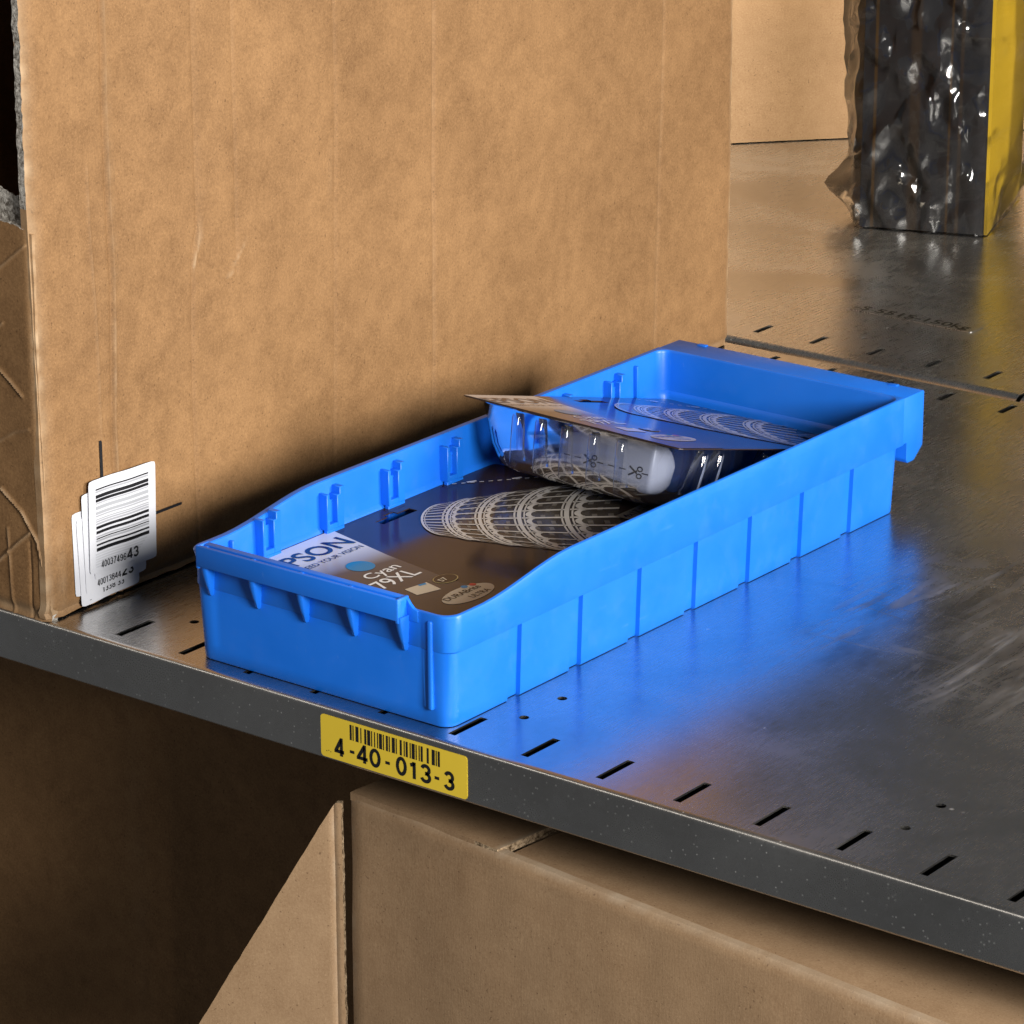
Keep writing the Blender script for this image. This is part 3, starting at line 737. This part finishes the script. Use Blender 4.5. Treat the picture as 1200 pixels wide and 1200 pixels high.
def make_pack():
    root = empty('blister_pack')
    card = obj('card', card_mesh(), [M_CARD], root)
    def prt(lift): return Flat((0, 0, 0), (0, 1, 0), (-1, 0, 0), lift)      # x = v along bin, y = -u
    def uv(u_, v_): return (v_, -u_)
    f = prt(.0002); f.poly([uv(*q) for q in ((.0012, .0015), (CU-.001, .0015), (CU-.001, .0520), (.114, .0525), (.0569, .0630), (.0012, .0771))]); f.build('printed_panel', M_PANEL, card)
    f = prt(.0004); f.text('EPSON', .0030, -.0270, .0160, width=.0660, bold=.018); f.build('lettering', M_PNAVY, card)
    f = prt(.0004); f.text('EXCEED YOUR VISION', .0040, -.0362, .0048, width=.062, bold=.004); f.build('lettering', M_PNAVY, card)
    f = prt(.0004); f.disc(*uv(.0565, .0380), .0088, .0088); f.build('colour_dot', M_PCYAN, card)
    f = prt(.0004); f.text('Cyan', .0240, -.0765, .0090, width=.0280, bold=.006); f.text('79XL', .0160, -.0925, .0125, width=.0355, bold=.006); f.build('lettering', M_PWHITE, card)
    f = prt(.0004); f.poly([uv(*q) for q in ((.1024, .0230), (.1142, .0200), (.1190, .0363), (.1050, .0400))]); f.build('printer_picture', M_PBEIGE, card)
    f = prt(.0006); f.poly([uv(*q) for q in ((.1040, .0330), (.1062, .0325), (.1075, .0375), (.1052, .0382))]); f.build('printer_screen', M_PCYAN, card)
    f = prt(.0004); f.disc(*uv(.1100, .0515), .0088, .0066); f.build('badge', M_PGOLD, card)
    f = prt(.0006); f.disc(*uv(.1100, .0515), .0080, .0059); f.build('badge', M_PBROWN, card)
    f = prt(.0008); f.text('57', *uv(.1125, .0455), .0045, bold=.02); f.build('lettering', M_PBEIGE, card)
    f = prt(.0004); f.disc(*uv(.1360, .0400), .0210, .0100); f.build('oval_badge', M_PBEIGE, card)
    f = prt(.0006); f.text('DURABrite', *uv(.1352, .0225), .0050, width=.031, bold=.012); f.text('ULTRA', *uv(.1430, .036), .0045, width=.017, bold=.004); f.build('lettering', M_PBROWN, card)
    f = prt(.0006); f.disc(*uv(.1275, .0470), .0022, .0022, 12); f.build('ink_drop', M_PCYAN, card)
    f = prt(.0006); f.disc(*uv(.1290, .0530), .0022, .0022, 12); f.build('ink_drop', M_PRED, card)
    # dashed cutting line
    f = prt(.0004)
    for k in range(11):
        a = (.0048+.0062*k*.6, .190+.0046*k)
        if a[1] > CV-.006: break
        f.strip([uv(*a), uv(a[0]+.0018, a[1]+.0022)], .0009)
    for k in (2, 7): f.strip([uv(.0048+.0037*k-.002, .190+.0046*k-.001), uv(.0048+.0037*k+.001, .190+.0046*k+.005)], .0018)
    f.build('cutting_line', M_PWHITE, card)
    # arcaded tower, leaning across the card
    ax = Vector((.77, .64)); la = Vector((.64, -.77)); T0 = Vector((.0310, .1230))
    sk = [.002, .017, .037, .061, .090, .124]; wk = [.030, .040, .051, .061, .069, .076]
    inside = lambda q: .002 < q[0] < CU-.002 and .002 < q[1] < CV-.002
    def tp(k, th, ds=0., dw=0.):
        k0 = min(int(k), 4); fr = k-k0; s_ = sk[k0]*(1-fr)+sk[k0+1]*fr; w_ = wk[k0]*(1-fr)+wk[k0+1]*fr+dw
        p_ = T0+ax*(s_+ds+.52*w_*(1-math.cos(th)))+la*(w_*math.sin(th)); return (p_.x, p_.y)
    TH = [math.radians(-78+156*i/36) for i in range(37)]
    def quad(fl_, a, b, c, d):
        if all(inside(q) for q in (a, b, c, d)): fl_.poly([uv(*q) for q in (a, b, c, d)])
    f = prt(.0003)
    for k in range(5):
        for t0, t1 in zip(TH, TH[1:]):
            n_ = 3
            for e in range(n_): quad(f, tp(k+e/n_, t0), tp(k+e/n_, t1), tp(k+(e+1)/n_, t1), tp(k+(e+1)/n_, t0))
    f.build('tower_picture_shade', M_PSTONED, card)
    f = prt(.00045)
    for k in range(1, 5):
        n_ = 6
        ths = [math.radians(-74+148*i/15) for i in range(16)]
        for i, t0 in enumerate(ths[:-1]):
            t1 = ths[i+1]; tm = (t0+t1)/2
            for e in range(n_): 
                if (i+e) % 3: continue
                quad(f, tp(k+.3+.6*e/n_, t0), tp(k+.3+.6*e/n_, tm), tp(k+.3+.6*(e+1)/n_, tm), tp(k+.3+.6*(e+1)/n_, t0))
    f.build('tower_picture_inner', M_PSTONEM, card)
    f = prt(.0006)
    for k in range(0, 5):
        lw = .0014+.0004*k
        for t0, t1 in zip(TH, TH[1:]):
            quad(f, tp(k, t0), tp(k, t1), tp(k, t1, lw), tp(k, t0, lw))
            quad(f, tp(k, t0, lw*1.5), tp(k, t1, lw*1.5), tp(k, t1, lw*1.9), tp(k, t0, lw*1.9))
            if k < 4: quad(f, tp(k+1, t0, -.0022), tp(k+1, t1, -.0022), tp(k+1, t1, -.0010), tp(k+1, t0, -.0010))
        ncol = 13 if k else 17
        for i in range(ncol):
            t0 = math.radians(-74+148*i/(ncol-1)); dth = .013+.006*(1-abs(t0))
            for e in range(4):
                a0, a1 = k+.10+.9*e/4, k+.10+.9*(e+1)/4
                quad(f, tp(a0, t0-dth), tp(a0, t0+dth), tp(a1, t0+dth), tp(a1, t0-dth))
            if i < ncol-1 and k:
                t1 = math.radians(-74+148*(i+1)/(ncol-1)); mid, hw = (t0+t1)/2, (t1-t0)/2
                A = [(k+.38-.20*math.sin(math.pi*q/8), mid-hw*math.cos(math.pi*q/8)) for q in range(9)]
                B = [(k+.38-.08*math.sin(math.pi*q/8), mid-hw*.7*math.cos(math.pi*q/8)) for q in range(9)]
                for q in range(8): quad(f, tp(*A[q]), tp(*A[q+1]), tp(*B[q+1]), tp(*B[q]))
    f.build('tower_picture', M_PSTONE, card)
    f = prt(.0008); f.rect(*uv(.1350, .2010), *uv(.1240, .2320)); f.build('volume_box', M_PSTONEM, card)
    f = prt(.0010); f.text('4x17.1ml', *uv(.1325, .2030), .0060, width=.0270, bold=.008); f.build('lettering', M_PNAVY, card)
    # blister tub
    D = .0415
    def rg(ins, w_, r): return [(a, b, w_) for a, b in rrect(.0075+ins, CU-.0075-ins, .0050+ins*.9, CV-.008-ins, r, 7)]
    bl = obj('blister', rings_mesh('blister', [[(a, b, -.0008) for a, b in rrect(.002, CU-.002, .001, CV-.002, .005, 7)], [(a, b, -.0012) for a, b in rrect(.007, CU-.007, .0045, CV-.0075, .013, 7)], rg(0, -.0022, .014), rg(.003, -.014, .016), rg(.0055, -.026, .018), rg(.0085, -D+.008, .019), rg(.0115, -D+.0028, .019), rg(.017, -D, .018)], False, True), M_CLEAR, root, 60)
    def rib(u_, v_, face):
        V, F = [], []; n = 6; secs = [(-.0045, .0, .0030), (-.0060, .0022, .0030), (-.016, .0030, .0030), (-.028, .0030, .0028), (-.0355, .0022, .0026), (-.0375, .0, .0024)]
        for w_, out, hw in secs:
            lean = .0045*.9*(-w_-.002)/.026
            for i in range(n+1):
                a = math.pi*i/n; ou = hw*math.cos(a); dp = lean-.0012-out*math.sin(a)
                V.append((u_+ou, .0050+dp, w_) if face == 'n' else (CU-.0075-lean+.0012+out*math.sin(a), v_+ou, w_))
        for s_ in range(len(secs)-1):
            for i in range(n): q = s_*(n+1)+i; F.append((q, q+1, q+n+2, q+n+1))
        return obj('moulded_rib', mesh('moulded_rib', V, F), M_CLEAR, bl, 70)
    for u_ in (.042, .0600, .0800, .1010, .1220): rib(u_, 0, 'n')
    for v_ in (.040, .058, .110, .128, .180): rib(0, v_, 's')
    # pale pouch with cutting marks and a cartridge beside it
    bm = bmesh.new(); add_box(bm, (.0680, .0175, -.0350), (.1400, .120, -.0035), .0035, 2); po = obj('ink_pouch', bm_mesh(bm, 'ink_pouch'), M_GREYBOX, root, 50)
    f = Flat((.068, .0175, -.0360), (1, 0, 0), (0, 0, 1), .0004)
    for k in range(8):
        if k in (2, 6): continue
        f.rect(.005+.0085*k, .0130, .0098+.0085*k, .0137)
    for cxx in (.0245, .0590):
        for sg in (1, -1):
            f.strip([(cxx-.004, .0133+sg*.0028), (cxx+.002, .0133-sg*.0009)], .0011)
            c0 = (cxx+.0038, .0133-sg*.0022)
            ringp = [(c0[0]+.0018*math.cos(2*math.pi*i/12), c0[1]+.0014*math.sin(2*math.pi*i/12)) for i in range(13)]
            f.strip(ringp, .0008)
    f.build('cutting_marks', M_BLACK, po)
    obj('ink_cartridge', prism_mesh('ink_cartridge', [(.026, -.0360), (.026, -.0290), (.031, -.0215), (.041, -.0170), (.049, -.0190), (.061, -.0240), (.063, -.0360)], 1, .024, .110, .001), plain('translucent_white_plastic', (.50, .56, .72, 1), .25), root, 40)
    obj('ink_port', prism_mesh('ink_port', [(.052+.0035*math.cos(a*math.pi/6), -.0215+.0050*math.sin(a*math.pi/6)) for a in range(12)], 1, .0200, .0245, .0003), M_INK, root, 40)
    return root
def copy_tree(o, parent=None):
    c = o.copy(); COL.objects.link(c); c.parent = parent
    for ch in list(o.children): copy_tree(ch, c)
    return c
pack = make_pack()
tag(pack, 'blister pack lying flat in the bin, tower picture on its dark card facing up', 'blister pack', 'blister packs in the bin')
pack.location = (-.1862, .042, .0463)
pack2 = copy_tree(pack)
pack2['label'] = 'tilted blister pack lying on top, raised end resting on the flat pack'
pack2.location = (-.1815, .2420, .1032)
pack2.rotation_euler = Matrix(((1, 0, 0), (0, 1, 0), (0, 0, 1))).to_euler()
pack2.rotation_euler = (-.255, .018, .0)

# ------------------------------------------------------------------ bagged pack on the back shelf
bp = empty('bagged_pack', (-.4195, 1.0904, 0), (0, 0, .344))
tag(bp, 'dark grey and yellow pack wrapped in crinkled clear plastic on the back shelf', 'package')
PW, PD, PH = .107, .16, .27
m = Mat('dark_printed_carton'); co = m.coord()
sx = m.n('ShaderNodeSeparateXYZ'); m.l(co, sx.inputs[0])
def band(c, hw): return m.val(m.math('ABSOLUTE', m.math('SUBTRACT', sx.outputs[0], c)), hw, hw*.6)
st = m.math('ADD', m.math('ADD', band(.0105, .0016), m.math('MULTIPLY', band(.0445, .0055), .35)), m.math('ADD', m.math('MULTIPLY', band(.0745, .0012), .8), m.math('MULTIPLY', band(.0835, .0018), .4)))
m.l(m.mix(m.math('MULTIPLY', st, .8), (.022, .021, .024, 1), (.11, .055, .012, 1)), m.b.inputs['Base Color']); m.set(Roughness=.4)
M_DARK = m.m
M_YEL2 = paper('yellow_carton', (.75, .47, .02, 1), .4)
obj('front_face', box_mesh('front_face', (0, 0, .001), (PW, .003, PH)), M_DARK, bp)
obj('side_face', box_mesh('side_face', (PW+.0002, 0.0005, .001), (PW+.0030, PD, PH)), M_YEL2, bp)
obj('carton_body', box_mesh('carton_body', (.001, .0032, .0012), (PW, PD, PH-.001)), M_DARK, bp)
def bag():
    V, F = [], []
    nz = 46
    m_ = .004
    # outline: front, right fin tip, back, left fin tip
    def outline(z):
        t = z/PH
        fl_ = (.038*min(1, z/.026) if z < .026 else max(.014, .038-.95*(z-.026))+.012*max(0, (z-.06)/.2)); fr_ = (.040*max(0, min(1, (t-.01)/.20))**.9)*(1-.2*math.sin(t*7+1))
        P_ = []
        n = 26
        for k in range(n+1): P_.append((-m_*.3+(PW+m_*.6)*k/n, -m_))
        for k in range(1, 7): P_.append((PW+m_+fr_*k/6, -m_+(PD*.42)*k/6))
        for k in range(1, 7): P_.append((PW+m_+fr_*(1-k/6), PD*.42+(PD*.6)*k/6))
        for k in range(1, 12): P_.append((PW+m_-(PW+2*m_)*k/12, PD+m_))
        for k in range(0, 7): P_.append((-m_-fl_*k/6, PD+m_-(PD*.80)*k/6))
        for k in range(1, 7): P_.append((-m_-fl_*(1-k/6), PD*.2+m_-(PD*.2+m_*2)*k/6))
        return P_
    R = []
    for j in range(nz+1):
        z = .0015+(PH+.03)*j/nz
        row = []
        for i, (x, y) in enumerate(outline(min(z, PH))):
            p0 = Vector((x+.35*z+y, z*.8-.5*x, y+.3*z)); wq = Vector((mnoise.noise(p0*30), mnoise.noise(p0*30+Vector((9, 1, 4))), 0))*.010
            r1 = abs(mnoise.noise((p0+wq)*34)); r2 = abs(mnoise.noise((p0-wq)*62+Vector((5, 5, 5))))
            cx, cy = PW/2, PD/2; d = Vector((x-cx, y-cy)).normalized(); a = .0100*(.28-r1)+.0050*(.22-r2)
            a = max(a, -.0020)
            row.append((x+d.x*a, y+d.y*a-(.0012 if y < 0 else 0), z))
        R.append(row)
    n = len(R[0]); V = [p for r in R for p in r]
    for j in range(nz):
        for i in range(n):
            k = (i+1) % n; q = (j*n+i, j*n+k, (j+1)*n+k, (j+1)*n+i)
            F += [(q[0], q[1], q[2]), (q[0], q[2], q[3])] if (i*7+j*5) % 3 else [(q[0], q[1], q[3]), (q[1], q[2], q[3])]
    return mesh('plastic_bag', V, F)
obj('plastic_bag', bag(), M_BAG, bp, 28)
